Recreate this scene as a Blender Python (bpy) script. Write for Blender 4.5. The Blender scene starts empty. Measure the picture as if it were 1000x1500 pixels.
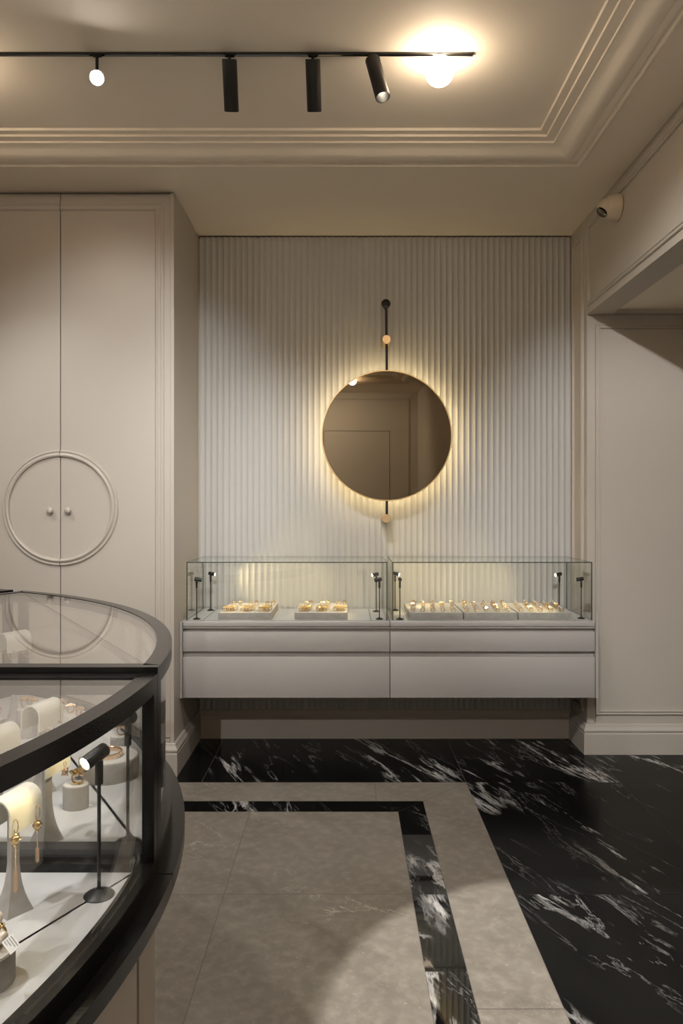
import bpy, bmesh, math, random
from mathutils import Vector, Matrix
random.seed(7)
PI = math.pi
C = bpy.context.scene.collection
F = 1100.0; X0 = 507.0; Y0 = 741.0; EYE = 1.356

def at(px, py, Y):            # a point at depth Y seen at pixel px, py
    return Vector(((px - X0) / F * Y, Y, EYE + (Y0 - py) / F * Y))
def on(px, py, Z):            # a point at height Z seen at pixel px, py
    Y = (EYE - Z) * F / (py - Y0)
    return Vector(((px - X0) / F * Y, Y, Z))

# ------------------------------------------------------------------ materials
def new_mat(name):
    m = bpy.data.materials.new(name); m.use_nodes = True
    nt = m.node_tree; nt.nodes.clear()
    out = nt.nodes.new('ShaderNodeOutputMaterial')
    return m, nt, out
def N(nt, t, **kw):
    n = nt.nodes.new(t)
    for k, v in kw.items():
        if k in n.inputs: n.inputs[k].default_value = v
        else: setattr(n, k, v)
    return n
def c4(c): return (c[0], c[1], c[2], 1)
def principled(name, col, rough=.5, metal=0., spec=.5, var=.0, scale=8., bump=0., bscale=60., coat=0., stretch=None):
    m, nt, out = new_mat(name)
    b = N(nt, 'ShaderNodeBsdfPrincipled')
    b.inputs['Base Color'].default_value = c4(col)
    b.inputs['Roughness'].default_value = rough
    b.inputs['Metallic'].default_value = metal
    b.inputs['Specular IOR Level'].default_value = spec
    b.inputs['Coat Weight'].default_value = coat
    tc = N(nt, 'ShaderNodeTexCoord')
    src = tc.outputs['Object']
    if stretch:
        mp = N(nt, 'ShaderNodeMapping'); mp.inputs['Scale'].default_value = stretch
        nt.links.new(src, mp.inputs[0]); src = mp.outputs[0]
    if var > 0:
        n = N(nt, 'ShaderNodeTexNoise', Scale=scale, Detail=4.0)
        nt.links.new(src, n.inputs['Vector'])
        r = N(nt, 'ShaderNodeValToRGB')
        r.color_ramp.elements[0].position = .3; r.color_ramp.elements[1].position = .7
        r.color_ramp.elements[0].color = c4([x * (1 - var) for x in col])
        r.color_ramp.elements[1].color = c4([min(1, x * (1 + var)) for x in col])
        nt.links.new(n.outputs['Fac'], r.inputs[0]); nt.links.new(r.outputs[0], b.inputs['Base Color'])
    if bump > 0:
        n2 = N(nt, 'ShaderNodeTexNoise', Scale=bscale, Detail=3.0)
        nt.links.new(src, n2.inputs['Vector'])
        bp = N(nt, 'ShaderNodeBump', Strength=bump, Distance=.002)
        nt.links.new(n2.outputs['Fac'], bp.inputs['Height']); nt.links.new(bp.outputs[0], b.inputs['Normal'])
    nt.links.new(b.outputs[0], out.inputs[0])
    return m
def emission(name, col, s):
    m, nt, out = new_mat(name)
    e = N(nt, 'ShaderNodeEmission', Strength=s); e.inputs[0].default_value = c4(col)
    nt.links.new(e.outputs[0], out.inputs[0]); return m
def glass(name, tint=(.988, .992, .984), ior=1.45):
    m, nt, out = new_mat(name)
    t = N(nt, 'ShaderNodeBsdfTransparent'); t.inputs[0].default_value = c4(tint)
    g = N(nt, 'ShaderNodeBsdfGlossy', Roughness=.0); g.inputs[0].default_value = (1, 1, 1, 1)
    fr = N(nt, 'ShaderNodeFresnel', IOR=ior)
    # a pane is thin: take the outside angle on both of its faces
    geo = N(nt, 'ShaderNodeNewGeometry')
    lw = N(nt, 'ShaderNodeLayerWeight', Blend=.5)
    p = N(nt, 'ShaderNodeMath', operation='POWER'); p.inputs[1].default_value = 4.5
    nt.links.new(lw.outputs['Facing'], p.inputs[0])
    ma = N(nt, 'ShaderNodeMath', operation='MULTIPLY_ADD'); ma.inputs[1].default_value = .9; ma.inputs[2].default_value = .035
    nt.links.new(p.outputs[0], ma.inputs[0])
    mx = N(nt, 'ShaderNodeMixShader')
    nt.links.new(ma.outputs[0], mx.inputs[0]); nt.links.new(t.outputs[0], mx.inputs[1]); nt.links.new(g.outputs[0], mx.inputs[2])
    nt.links.new(mx.outputs[0], out.inputs[0]); return m
def stone(name, kind, rough):
    m, nt, out = new_mat(name)
    b = N(nt, 'ShaderNodeBsdfPrincipled'); b.inputs['Roughness'].default_value = rough; b.inputs['Specular IOR Level'].default_value = .10 if name == 'black_marble' else .5
    tc = N(nt, 'ShaderNodeTexCoord')
    off = N(nt, 'ShaderNodeAttribute', attribute_name='tile_offset')
    add = N(nt, 'ShaderNodeVectorMath', operation='ADD')
    nt.links.new(tc.outputs['Object'], add.inputs[0]); nt.links.new(off.outputs['Vector'], add.inputs[1])
    def mapping(rot, sc):
        mp0 = N(nt, 'ShaderNodeMapping'); mp0.inputs['Rotation'].default_value = (0, 0, math.radians(-rot))
        nt.links.new(add.outputs[0], mp0.inputs[0])
        mp = N(nt, 'ShaderNodeMapping'); mp.inputs['Scale'].default_value = sc
        nt.links.new(mp0.outputs[0], mp.inputs[0]); return mp.outputs[0]
    def veins(vec, scale, detail, dist, width, rough_=.6):
        n = N(nt, 'ShaderNodeTexNoise', Scale=scale, Detail=detail, Distortion=dist, Roughness=rough_)
        nt.links.new(vec, n.inputs['Vector'])
        s = N(nt, 'ShaderNodeMath', operation='SUBTRACT'); s.inputs[1].default_value = .5
        nt.links.new(n.outputs['Fac'], s.inputs[0])
        a = N(nt, 'ShaderNodeMath', operation='ABSOLUTE'); nt.links.new(s.outputs[0], a.inputs[0])
        mr = N(nt, 'ShaderNodeMapRange'); mr.inputs['From Min'].default_value = 0; mr.inputs['From Max'].default_value = width
        mr.inputs['To Min'].default_value = 1; mr.inputs['To Max'].default_value = 0
        nt.links.new(a.outputs[0], mr.inputs['Value']); return mr.outputs[0]
    def mask(vec, scale, lo, hi):
        n = N(nt, 'ShaderNodeTexNoise', Scale=scale, Detail=3.0)
        nt.links.new(vec, n.inputs['Vector'])
        mr = N(nt, 'ShaderNodeMapRange'); mr.inputs['From Min'].default_value = lo; mr.inputs['From Max'].default_value = hi
        nt.links.new(n.outputs['Fac'], mr.inputs['Value']); return mr.outputs[0]
    def mul(a, bb):
        k = N(nt, 'ShaderNodeMath', operation='MULTIPLY', use_clamp=True)
        nt.links.new(a, k.inputs[0])
        if isinstance(bb, float): k.inputs[1].default_value = bb
        else: nt.links.new(bb, k.inputs[1])
        return k.outputs[0]
    def mx(fac, a, bb):
        k = N(nt, 'ShaderNodeMix', data_type='RGBA')
        nt.links.new(fac, k.inputs[0])
        for i, v in ((6, a), (7, bb)):
            if isinstance(v, tuple): k.inputs[i].default_value = c4(v)
            else: nt.links.new(v, k.inputs[i])
        return k.outputs[2]
    if kind == 'black':
        v1 = mapping(-70, (.42, 1.9, 1)); v2 = mapping(-68, (.8, 4.2, 1)); v3 = mapping(-70, (.45, 1.5, 1)); v4 = mapping(-66, (1.6, 9, 1))
        m1 = mask(v3, 1.5, .48, .56)
        big = mul(mul(veins(v1, 1.0, 9., .55, .011, .62), mask(v4, 2.0, .30, .50)), m1)
        br = mul(mul(veins(v1, 1.0, 10., .55, .035, .68), mask(v4, 3.2, .50, .62)), m1)
        fine = mul(mul(veins(v2, 1.0, 9., .7, .007, .65), mask(v3, 2.6, .46, .62)), .5)
        cl = mx(mask(v2, 1.2, .3, .75), (.0025, .0025, .0026), (.007, .007, .0065))
        cl = mx(fine, cl, (.32, .31, .30)); cl = mx(br, cl, (.32, .31, .29)); cl = mx(big, cl, (.46, .44, .42))
    else:
        v1 = mapping(-38, (.6, 1.8, 1)); v2 = mapping(30, (1, 1, 1)); v3 = mapping(-30, (1, 3, 1))
        cl = mx(mask(v3, 3.5, .3, .7), (.165, .144, .117), (.215, .190, .157))
        cl = mx(mul(mask(v2, 26., .45, .75), .35), cl, (.40, .35, .285))
        cl = mx(mul(mul(veins(v3, 2.2, 8., 1.0, .010), mask(v2, 1.6, .48, .7)), .5), cl, (.19, .15, .11))
        cl = mx(mul(mul(veins(v1, .8, 8., .9, .0022), mask(v2, 1.3, .52, .64)), .7), cl, (.55, .50, .43))
        cl = mx(mul(mask(v2, 90., .66, .74), .5), cl, (.5, .46, .4))
    nt.links.new(cl, b.inputs['Base Color'])
    nt.links.new(b.outputs[0], out.inputs[0]); return m

PAINT = (.48, .435, .38)
M = {}
M['paint'] = principled('wall_paint', PAINT, .55, var=.015, scale=3, bump=.03, bscale=220)
M['flute'] = principled('fluted_panel_paint', (.475, .466, .45), .5)
M['ceil'] = principled('ceiling_paint', (.84, .755, .64), .7, bump=.02, bscale=200)
M['lacquer'] = principled('cabinet_lacquer', (.43, .385, .335), .38, bump=.012, bscale=300)
M['counter'] = principled('counter_lacquer', (.39, .367, .347), .4, bump=.01, bscale=300)
M['deck'] = principled('white_deck_laminate', (.53, .53, .53), .35)
M['gap'] = principled('dark_gap', (.03, .022, .015), .9)
M['grout'] = principled('grout', (.12, .10, .085), .8)
M['blackmetal'] = principled('black_metal', (.012, .011, .010), .42, spec=.5)
M['wood'] = principled('black_oak', (.0042, .0038, .0035), .24, var=.6, scale=9, bump=.12, bscale=14, stretch=(3, 22, 22), spec=.3)
M['gold'] = principled('gold', (.82, .60, .30), .2, metal=1.)
M['rosegold'] = principled('rose_gold', (.86, .62, .43), .2, metal=1.)
M['brass'] = principled('brushed_brass', (.80, .58, .34), .38, metal=1.)
M['stone'] = principled('crystal', (.85, .85, .85), .05, metal=.7)
M['pearl'] = principled('pearl', (.78, .70, .60), .2, coat=.6)
M['suede'] = principled('grey_suede', (.34, .318, .295), .85, var=.12, scale=40, bump=.15, bscale=400)
M['tray'] = principled('tray_microfibre', (.56, .53, .49), .9, bump=.08, bscale=300)
M['leather'] = principled('cream_leather', (.72, .70, .62), .6, bump=.08, bscale=500)
M['paper'] = principled('tag_paper', (.85, .84, .82), .6)
M['ink'] = principled('ink', (.05, .05, .05), .7)
M['plastic'] = principled('camera_plastic', (.62, .52, .40), .35)
M['lens'] = principled('black_lens', (.006, .006, .006), .08, coat=.5)
M['glass'] = glass('clear_glass')
M['edge'] = principled('glass_edge', (.05, .075, .055), .25)
M['island_glass'] = glass('vitrine_glass', (.985, .985, .98))
M['mirror'] = principled('bronze_mirror', (.225, .18, .122), .0, metal=1.)
M['stone_black'] = stone('black_marble', 'black', .2)
M['stone_band'] = stone('polished_black_marble', 'black', .03)
M['stone_beige'] = stone('beige_marble', 'beige', .30)
M['globe'] = emission('globe_opal', (1., .80, .58), 13)
M['spotlens'] = emission('lamp_lens', (1., .86, .66), 30)
M['spotlit'] = emission('lit_lamp_lens', (1., .93, .84), 45)
M['minilens'] = emission('mini_lens', (1., .86, .50), 14)
M['led'] = emission('led_strip', (1., .76, .40), 11)

# ------------------------------------------------------------------ mesh helper
class MB:
    def __init__(s): s.bm = bmesh.new(); s.mats = []; s.cur = 0
    def mat(s, m):
        if m not in s.mats: s.mats.append(m)
        s.cur = s.mats.index(m); return s
    def face(s, vs):
        try:
            f = s.bm.faces.new(vs); f.material_index = s.cur; return f
        except ValueError: return None
    def box(s, x0, x1, y0, y1, z0, z1, bev=0., seg=2, M=None):
        before = set(s.bm.faces)
        v = [s.bm.verts.new((x, y, z)) for x in (x0, x1) for y in (y0, y1) for z in (z0, z1)]
        for q in ((0, 1, 3, 2), (4, 6, 7, 5), (0, 4, 5, 1), (2, 3, 7, 6), (0, 2, 6, 4), (1, 5, 7, 3)):
            s.face([v[i] for i in q])
        if bev > 0:
            es = set(e for x in v for e in x.link_edges)
            r = bmesh.ops.bevel(s.bm, geom=list(es), offset=bev, segments=seg, profile=.5, affect='EDGES')
            new = set(s.bm.faces) - before
            for f in new: f.material_index = s.cur
            v = list(set(x for f in new for x in f.verts))
        if M is not None:
            for x in v: x.co = M @ x.co
        return v
    def lathe(s, prof, seg=32, M=None, caps=True):
        M = M or Matrix()
        rings = []
        for r, z in prof:
            if r < 1e-6: rings.append([s.bm.verts.new(M @ Vector((0, 0, z)))])
            else: rings.append([s.bm.verts.new(M @ Vector((r * math.cos(2 * PI * i / seg), r * math.sin(2 * PI * i / seg), z))) for i in range(seg)])
        for a, b in zip(rings, rings[1:]):
            for i in range(seg):
                j = (i + 1) % seg
                if len(a) == 1 and len(b) == 1: continue
                if len(a) == 1: s.face([a[0], b[j], b[i]])
                elif len(b) == 1: s.face([a[i], a[j], b[0]])
                else: s.face([a[i], a[j], b[j], b[i]])
        if caps:
            if len(rings[0]) > 1: s.face(rings[0][::-1])
            if len(rings[-1]) > 1: s.face(rings[-1])
        return s
    def cyl(s, p0, p1, r, seg=24, r2=None, bev=0.):
        p0 = Vector(p0); p1 = Vector(p1); d = p1 - p0; L = d.length
        Mx = Matrix.Translation(p0) @ d.to_track_quat('Z', 'Y').to_matrix().to_4x4()
        r2 = r if r2 is None else r2
        if bev: return s.lathe([(r - bev, 0), (r, bev), (r2, L - bev), (r2 - bev, L)], seg, Mx)
        return s.lathe([(r, 0), (r2, L)], seg, Mx)
    def sphere(s, c, r, seg=32, rings=16, sc=(1, 1, 1)):
        Mx = Matrix.Translation(Vector(c)) @ Matrix.Diagonal((sc[0], sc[1], sc[2], 1))
        return s.lathe([(r * math.sin(PI * i / rings), -r * math.cos(PI * i / rings)) for i in range(rings + 1)], seg, Mx, caps=False)
    def torus(s, R, r, M=None, seg=40, sub=10, a0=0., a1=2 * PI, sc=(1, 1)):
        M = M or Matrix(); full = abs(a1 - a0 - 2 * PI) < 1e-6
        n = seg if full else seg + 1
        rr = []
        for i in range(n):
            a = a0 + (a1 - a0) * i / seg
            rr.append([s.bm.verts.new(M @ Vector(((R + sc[0] * r * math.cos(2 * PI * k / sub)) * math.cos(a), (R + sc[0] * r * math.cos(2 * PI * k / sub)) * math.sin(a), sc[1] * r * math.sin(2 * PI * k / sub)))) for k in range(sub)])
        for i in range(n if full else n - 1):
            a, b = rr[i], rr[(i + 1) % n]
            for k in range(sub): s.face([a[k], b[k], b[(k + 1) % sub], a[(k + 1) % sub]])
        if not full: s.face(rr[0]); s.face(rr[-1][::-1])
        return s
    def tube(s, pts, r, sub=8):
        pts = [Vector(p) for p in pts]; rr = []
        for i, p in enumerate(pts):
            t = (pts[min(i + 1, len(pts) - 1)] - pts[max(i - 1, 0)]).normalized()
            q = t.to_track_quat('Z', 'Y')
            rr.append([s.bm.verts.new(p + q @ Vector((r * math.cos(2 * PI * k / sub), r * math.sin(2 * PI * k / sub), 0))) for k in range(sub)])
        for a, b in zip(rr, rr[1:]):
            for k in range(sub): s.face([a[k], a[(k + 1) % sub], b[(k + 1) % sub], b[k]])
        s.face(rr[0][::-1]); s.face(rr[-1]); return s
    def sweep(s, prof, path, closed=False, O=(0, 0, 0), U=(1, 0, 0), V=(0, 1, 0), W=(0, 0, 1), side=1, shut=True):
        """prof: (offset to the left of the path, height along W); path: (u, v) polyline, mitred."""
        O, U, V, W = Vector(O), Vector(U), Vector(V), Vector(W)
        P = [Vector((p[0], p[1])) for p in path]; n = len(P); rr = []
        for i in range(n):
            a = P[i] - P[i - 1] if (closed or i > 0) else None
            b = P[(i + 1) % n] - P[i] if (closed or i < n - 1) else None
            na = Vector((-a.y, a.x)).normalized() if a is not None else None
            nb = Vector((-b.y, b.x)).normalized() if b is not None else None
            if na is None: m = nb
            elif nb is None: m = na
            else:
                m = (na + nb); m = m / max(1e-6, m.dot(na)) 
            rr.append([s.bm.verts.new(O + U * (P[i].x + side * m.x * o) + V * (P[i].y + side * m.y * o) + W * h) for o, h in prof])
        k = len(prof)
        for i in range(n if closed else n - 1):
            a, b = rr[i], rr[(i + 1) % n]
            for j in range(k if shut else k - 1): s.face([a[j], b[j], b[(j + 1) % k], a[(j + 1) % k]])
        if not closed and shut: s.face(rr[0]); s.face(rr[-1][::-1])
        return s
    def prism(s, poly, z0, z1):
        lo = [s.bm.verts.new((p[0], p[1], z0)) for p in poly]; hi = [s.bm.verts.new((p[0], p[1], z1)) for p in poly]
        n = len(poly)
        for i in range(n): s.face([lo[i], lo[(i + 1) % n], hi[(i + 1) % n], hi[i]])
        s.face(lo[::-1]); s.face(hi); return s
    def ring(s, outer, inner, z0, z1, z1i=None, closed=True):
        """a frame between two outlines of the same number of points"""
        z1i = z1 if z1i is None else z1i
        n = len(outer)
        A = [s.bm.verts.new((p[0], p[1], z0)) for p in outer]; B = [s.bm.verts.new((p[0], p[1], z1)) for p in outer]
        D = [s.bm.verts.new((p[0], p[1], z0)) for p in inner]; E = [s.bm.verts.new((p[0], p[1], z1i)) for p in inner]
        for i in range(n if closed else n - 1):
            j = (i + 1) % n
            s.face([A[i], A[j], B[j], B[i]]); s.face([B[i], B[j], E[j], E[i]]); s.face([E[i], E[j], D[j], D[i]]); s.face([D[i], D[j], A[j], A[i]])
        if not closed:
            s.face([A[0], B[0], E[0], D[0]]); s.face([A[-1], D[-1], E[-1], B[-1]])
        return s
    def build(s, name, mat=None, parent=None, sharp=32., loc=None):
        if mat is not None and not s.mats: s.mats = [mat]
        bmesh.ops.remove_doubles(s.bm, verts=s.bm.verts[:], dist=1e-6)
        bmesh.ops.recalc_face_normals(s.bm, faces=s.bm.faces[:])
        for f in s.bm.faces: f.smooth = True
        lim = math.radians(sharp)
        for e in s.bm.edges:
            e.smooth = len(e.link_faces) == 2 and e.calc_face_angle(PI) < lim
        if loc is not None:
            bmesh.ops.translate(s.bm, verts=s.bm.verts[:], vec=-Vector(loc))
        me = bpy.data.meshes.new(name)
        s.bm.to_mesh(me); s.bm.free()
        for m in s.mats: me.materials.append(m)
        o = bpy.data.objects.new(name, me); C.objects.link(o)
        if parent is not None: o.parent = parent
        elif loc is not None: o.location = loc
        return o

def tag(o, label, cat, group=None):
    o['label'] = label; o['category'] = cat
    if group: o['group'] = group
    return o
def thing(name, label, cat, loc=(0, 0, 0), rz=0., group=None):
    o = bpy.data.objects.new(name, None); C.objects.link(o); o.empty_display_size = .05
    o.location = loc; o.rotation_euler = (0, 0, rz); return tag(o, label, cat, group)
def struct(mb, name, mat=None, sharp=32.):
    o = mb.build(name, mat, sharp=sharp); o['kind'] = 'structure'; return o
def dup(o, loc, rz, label, group=None):
    r = o.copy(); C.objects.link(r); r.location = loc; r.rotation_euler = (0, 0, rz); r['label'] = label
    if group: r['group'] = group
    elif 'group' in r: del r['group']
    for ch in list(o.children):
        c = ch.copy(); C.objects.link(c); c.parent = r
        for g in list(ch.children):
            d = g.copy(); C.objects.link(d); d.parent = c
    return r
def spot_lamp(name, p, aim, W, col, size=40., blend=.4, r=.012):
    l = bpy.data.lights.new(name, 'SPOT'); l.energy = W; l.color = col
    l.spot_size = math.radians(size); l.spot_blend = blend; l.shadow_soft_size = r
    o = bpy.data.objects.new(name, l); C.objects.link(o); o.location = p
    o.rotation_euler = (Vector(aim) - Vector(p)).to_track_quat('-Z', 'Y').to_euler(); return o
def rect(x0, x1, y0, y1): return [(x0, y0), (x1, y0), (x1, y1), (x0, y1)]

# ------------------------------------------------------------------ the room
YB = 4.40; XL = -.866; XR = 1.315; YA = 4.11; ZS = 2.936; ZC = 2.972; ZB = 2.402
XW = -3.4; YR = -1.92; YO = 2.3; XE = 3.1; YCAB = 3.78

# floor: every tile is laid on a bed of grout
b = MB(); b.mat(M['grout']); b.box(XW - .1, XE + .1, YR - .1, YB + .1, -.06, -.0012)
tiles = []
g = .0009
def tile(x0, x1, y0, y1, m, poly=None):
    b.mat(m)
    P = poly or rect(x0 + g, x1 - g, y0 + g, y1 - g)
    f = b.face([b.bm.verts.new((p[0], p[1], 0)) for p in P]); tiles.append(f)
SB, SP, SG = M['stone_black'], M['stone_band'], M['stone_beige']
xs = [XW, -2.007, -.71, .587, 1.341, 2.095, XE]
for a, c in zip(xs, xs[1:]): tile(a, c, 3.683, YB, SB)
yr = [3.683, 2.621, 1.559, .497, -.565, -1.627, YR]
xr_ = [.587, 1.341, 2.095, XE]
for y1, y0 in zip(yr, yr[1:]):
    for a, c in zip(xr_, xr_[1:]): tile(a, c, y0, y1, SB)
# outer pale band, mitred at the corner
def quad(P, m): tile(0, 0, 0, 0, m, P)
tile(XW, -1.10, 3.448 + .0, 3.683, SG); tile(-1.10, .139, 3.448, 3.683, SG)
quad([(.139 + g, 3.448 + g), (.3525 - g, 3.448 + g), (.587 - 2 * g, 3.683 - g), (.139 + g, 3.683 - g)], SG)
quad([(.3525 + g, 3.448 - g), (.3525 + g, 2.024 + g), (.587 - g, 2.024 + g), (.587 - g, 3.683 - 2 * g)], SG)
for y1, y0 in ((2.024, .5), (.5, -1.0), (-1.0, YR)): tile(.3525, .587, y0, y1, SG)
# black band
tile(XW, -1.0, 3.330, 3.448, SP)
quad([(-1.0 + g, 3.330 + g), (.2295 - g, 3.330 + g), (.3525 - 2 * g, 3.448 - g), (-1.0 + g, 3.448 - g)], SP)
quad([(.2295 + g, 3.330 - g), (.2295 + g, 2.621 + g), (.3525 - g, 2.621 + g), (.3525 - g, 3.448 - 2 * g)], SP)
for y1, y0 in ((2.621, 2.187), (2.187, 1.4), (1.4, .2), (.2, YR)): tile(.2295, .3525, y0, y1, SP)
xc = [XW, -2.13, -1.28, -.4268, .2295]
yc = [3.330, 2.621, 1.40, .2, -1.0, YR]
for y1, y0 in zip(yc, yc[1:]):
    for a, c in zip(xc, xc[1:]): tile(a, c, y0, y1, SG)
lay = b.bm.verts.layers.float_vector.new('tile_offset')
rt = random.Random(11)
for f in tiles:
    o = Vector((rt.uniform(-9, 9), rt.uniform(-9, 9), 0))
    for v in f.verts: v[lay] = o
struct(b, 'floor')

# fluted back wall: a plain wall with two fluted panels on it
b = MB(); b.box(XW - .1, XR + .1, YB, YB + .1, 0, 3.1)
struct(b, 'wall_back', M['paint'])
def fluted(x0, x1, n, name):
    b = MB(); zt, zb = 2.928, .02; yv, yc_ = 4.3945, 4.3872
    pts = []
    p = (x1 - x0) / n
    for i in range(n):
        for k in range(10):
            t = k / 10
            u_ = abs(2 * t - 1); s_ = 1 - (u_ * u_ if u_ < .9 else .81 + (u_ - .9) * 1.0)
            pts.append((x0 + p * (i + t), yc_ + (yv - yc_) * s_))
    pts.append((x1, yc_))
    lo = [b.bm.verts.new((x, y, zb)) for x, y in pts] + [b.bm.verts.new((x1, YB - .0005, zb)), b.bm.verts.new((x0, YB - .0005, zb))]
    hi = [b.bm.verts.new((x, y, zt)) for x, y in pts] + [b.bm.verts.new((x1, YB - .0005, zt)), b.bm.verts.new((x0, YB - .0005, zt))]
    n_ = len(lo)
    for i in range(n_): b.face([lo[i], lo[(i + 1) % n_], hi[(i + 1) % n_], hi[i]])
    b.face(lo[::-1]); b.face(hi)
    return struct(b, name, M['flute'], sharp=40)
fluted(-.853, .2355, 31, 'trim_1'); fluted(.2368, 1.304, 31, 'trim_2')
b = MB(); b.mat(M['gap']).box(-.86, 1.31, 4.3995, 4.4, 2.92, ZS)
struct(b, 'trim_3')

# right side: the return beside the fluted wall, the bulkhead over the opening, and the wall beyond it
b = MB()
b.box(XR, XR + .10, YO, YA, ZB, 3.1)                      # bulkhead
b.box(XR, XR + .10, YA, YB, 0, 3.1)                       # return
b.box(XR, XR + .10, YR, YO, 0, 3.1)                       # solid wall nearer the door
struct(b, 'wall_right', M['paint'])
b = MB(); b.box(XR + .10, XE, YA, YB, 0, 3.1); struct(b, 'wall_alcove', M['paint'])
b = MB(); b.box(XE, XE + .1, YO - .2, YB, 0, 3.1); struct(b, 'wall_east', M['paint'])
b = MB(); b.box(XR + .10, XE, YO - .1, YO, 0, 3.1); struct(b, 'wall_south', M['paint'])
b = MB(); b.box(XW - .1, XW, YR, YB, 0, 3.1); struct(b, 'wall_left', M['paint'])
b = MB(); b.box(XW - .1, XR + .1, YR - .1, YR, 0, 3.1); struct(b, 'wall_rear', M['paint'])
b = MB(); b.box(XW, -2.10, YCAB, YB, 0, ZS); struct(b, 'wall_niche', M['paint'])

# ceilings: soffit, raised field, and the lower ceiling behind the bulkhead
CX0, CX1, CY0, CY1 = -2.9, 1.079, -1.0, 3.46
b = MB()
b.box(XW, XR, CY1, YB, ZS, 3.2); b.box(XW, XR, YR, CY0, ZS, 3.2)
b.box(XW, CX0, CY0, CY1, ZS, 3.2); b.box(CX1, XR, CY0, CY1, ZS, 3.2)
b.box(CX0, CX1, CY0, CY1, ZC, 3.2)
b.box(XR + .1, XE, YO, YA, ZB + .022, 3.1)
struct(b, 'ceiling', M['ceil'])
b = MB()
b.sweep([(0, 0), (.035, 0), (.035, .012), (.04, .022), (0, .022)], rect(XR + .1, XE, YO, YA), True, O=(0, 0, ZB))
struct(b, 'trim_4', M['paint'])
# cornice around the raised field
z = lambda v: v - ZS
prof = [(0, .001), (0, -.014), (.004, -.021), (.010, -.024), (.016, -.023), (.021, -.017), (.023, -.009), (.028, -.006), (.050, -.004),
        (.056, -.011), (.066, -.018), (.080, -.021), (.095, -.019), (.110, -.010), (.125, .000), (.142, .007), (.160, .010),
        (.170, .010), (.172, .017), (.212, .017), (.214, .026), (.246, .026), (.249, .0355), (.26, .05), (0, .05)]
b = MB(); b.sweep([(o, h) for o, h in prof], rect(CX0, CX1, CY0, CY1), True, O=(0, 0, ZS))
struct(b, 'trim_5', M['ceil'], sharp=28)

# skirtings
SK = [(0, 0), (.020, 0), (.020, .112), (.017, .116), (.017, .122), (.021, .126), (.021, .133), (.016, .142), (.011, .152), (.010, .160), (.005, .164), (0, .164)]
def skirting(name, path):
    b = MB(); b.sweep([(o, h) for o, h in SK], path, side=1); struct(b, name, M['paint'], sharp=25)
skirting('baseboard_back', [(XR - .001, YB - .0075), (-.856, YB - .0075)])
skirting('baseboard_right', [(XE, YA), (XR, YA), (XR, YB - .03)])
# wall panel mouldings
MO = [(0, 0), (0, .006), (.003, .010), (.007, .010), (.009, .006), (.015, .007), (.019, .012), (.023, .012), (.025, .008), (.025, 0)]
mouldings = [0]
def panel_frame(u0, u1, v0, v1, O, U, V, W, name, prof=MO, mat='paint'):
    b = MB(); b.sweep(prof, rect(u0, u1, v0, v1), True, O=O, U=U, V=V, W=W); return struct(b, name, M[mat], sharp=25)
panel_frame(1.362, XE - .05, .213, 2.350, (0, YA, 0), (1, 0, 0), (0, 0, 1), (0, -1, 0), 'trim_6')
panel_frame(YA + .050, YB - .045, .22, 2.865, (XR, 0, 0), (0, 1, 0), (0, 0, 1), (-1, 0, 0), 'trim_7')
panel_frame(YO + .06, YA - .030, 2.440, 2.880, (XR, 0, 0), (0, 1, 0), (0, 0, 1), (-1, 0, 0), 'trim_8')
b = MB(); b.mat(M['paint'])
b.box(XR, XR + .046, YA - .005, YA, .165, ZB, .0015, 1); struct(b, 'trim_9')
# the wall behind the camera: mouldings and a flush jib door, seen in the mirror
panel_frame(-1.9, 1.20, .22, 2.86, (0, YR, 0), (1, 0, 0), (0, 0, 1), (0, 1, 0), 'trim_10')
b = MB(); b.mat(M['gap'])
b.box(.92, .925, YR, YR + .0015, .0, 2.40); b.box(.0, .925, YR, YR + .0015, 2.398, 2.403); b.box(-.005, .0, YR, YR + .0015, 0, 2.40)
struct(b, 'door_1')

# ------------------------------------------------------------------ tall cabinet
cab = thing('tall_cabinet', 'tall greige two-door built-in cabinet with a round moulding across its doors', 'cabinet', (-1.43, 4.08, 0))
L = cab.location.copy()
XC = -1.438; DX = .5615; ZD0, ZD1 = .19, 2.926
b = MB()
b.box(-2.095, -2.005, YCAB - .0, YB - .001, 0, ZS - .003)
b.box(-.886, XL, YCAB - .003, YB - .001, 0, ZS - .004, .0015, 1)
b.box(-2.005, -.886, YCAB + .03, YB - .001, 0, ZS - .003)
b.box(-2.005, -.889, YCAB + .0, YCAB + .03, 2.931, ZS - .004)
b.box(-2.005, -.889, YCAB + .004, YCAB + .03, 0, ZD0 - .004)
b.build('body', M['lacquer'], cab, loc=L)
b = MB(); b.box(-2.003, -.8885, YCAB + .0262, YCAB + .0298, ZD0 - .003, 2.930); b.build('painted_gap_shade', M['gap'], cab, loc=L)  # dark sheet behind the doors, colouring in the shade of their gaps
b = MB(); b.sweep(SK, [(XL, YB - .03), (XL, YCAB - .003), (-2.095, YCAB - .003)], side=1)
b.build('skirting_board', M['lacquer'], cab, sharp=25, loc=L)
DM = [(0, 0), (.002, .005), (.008, .008), (.014, .008), (.018, .005), (.030, .005), (.034, .0085), (.040, .008), (.044, .003), (.046, 0)]
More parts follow.
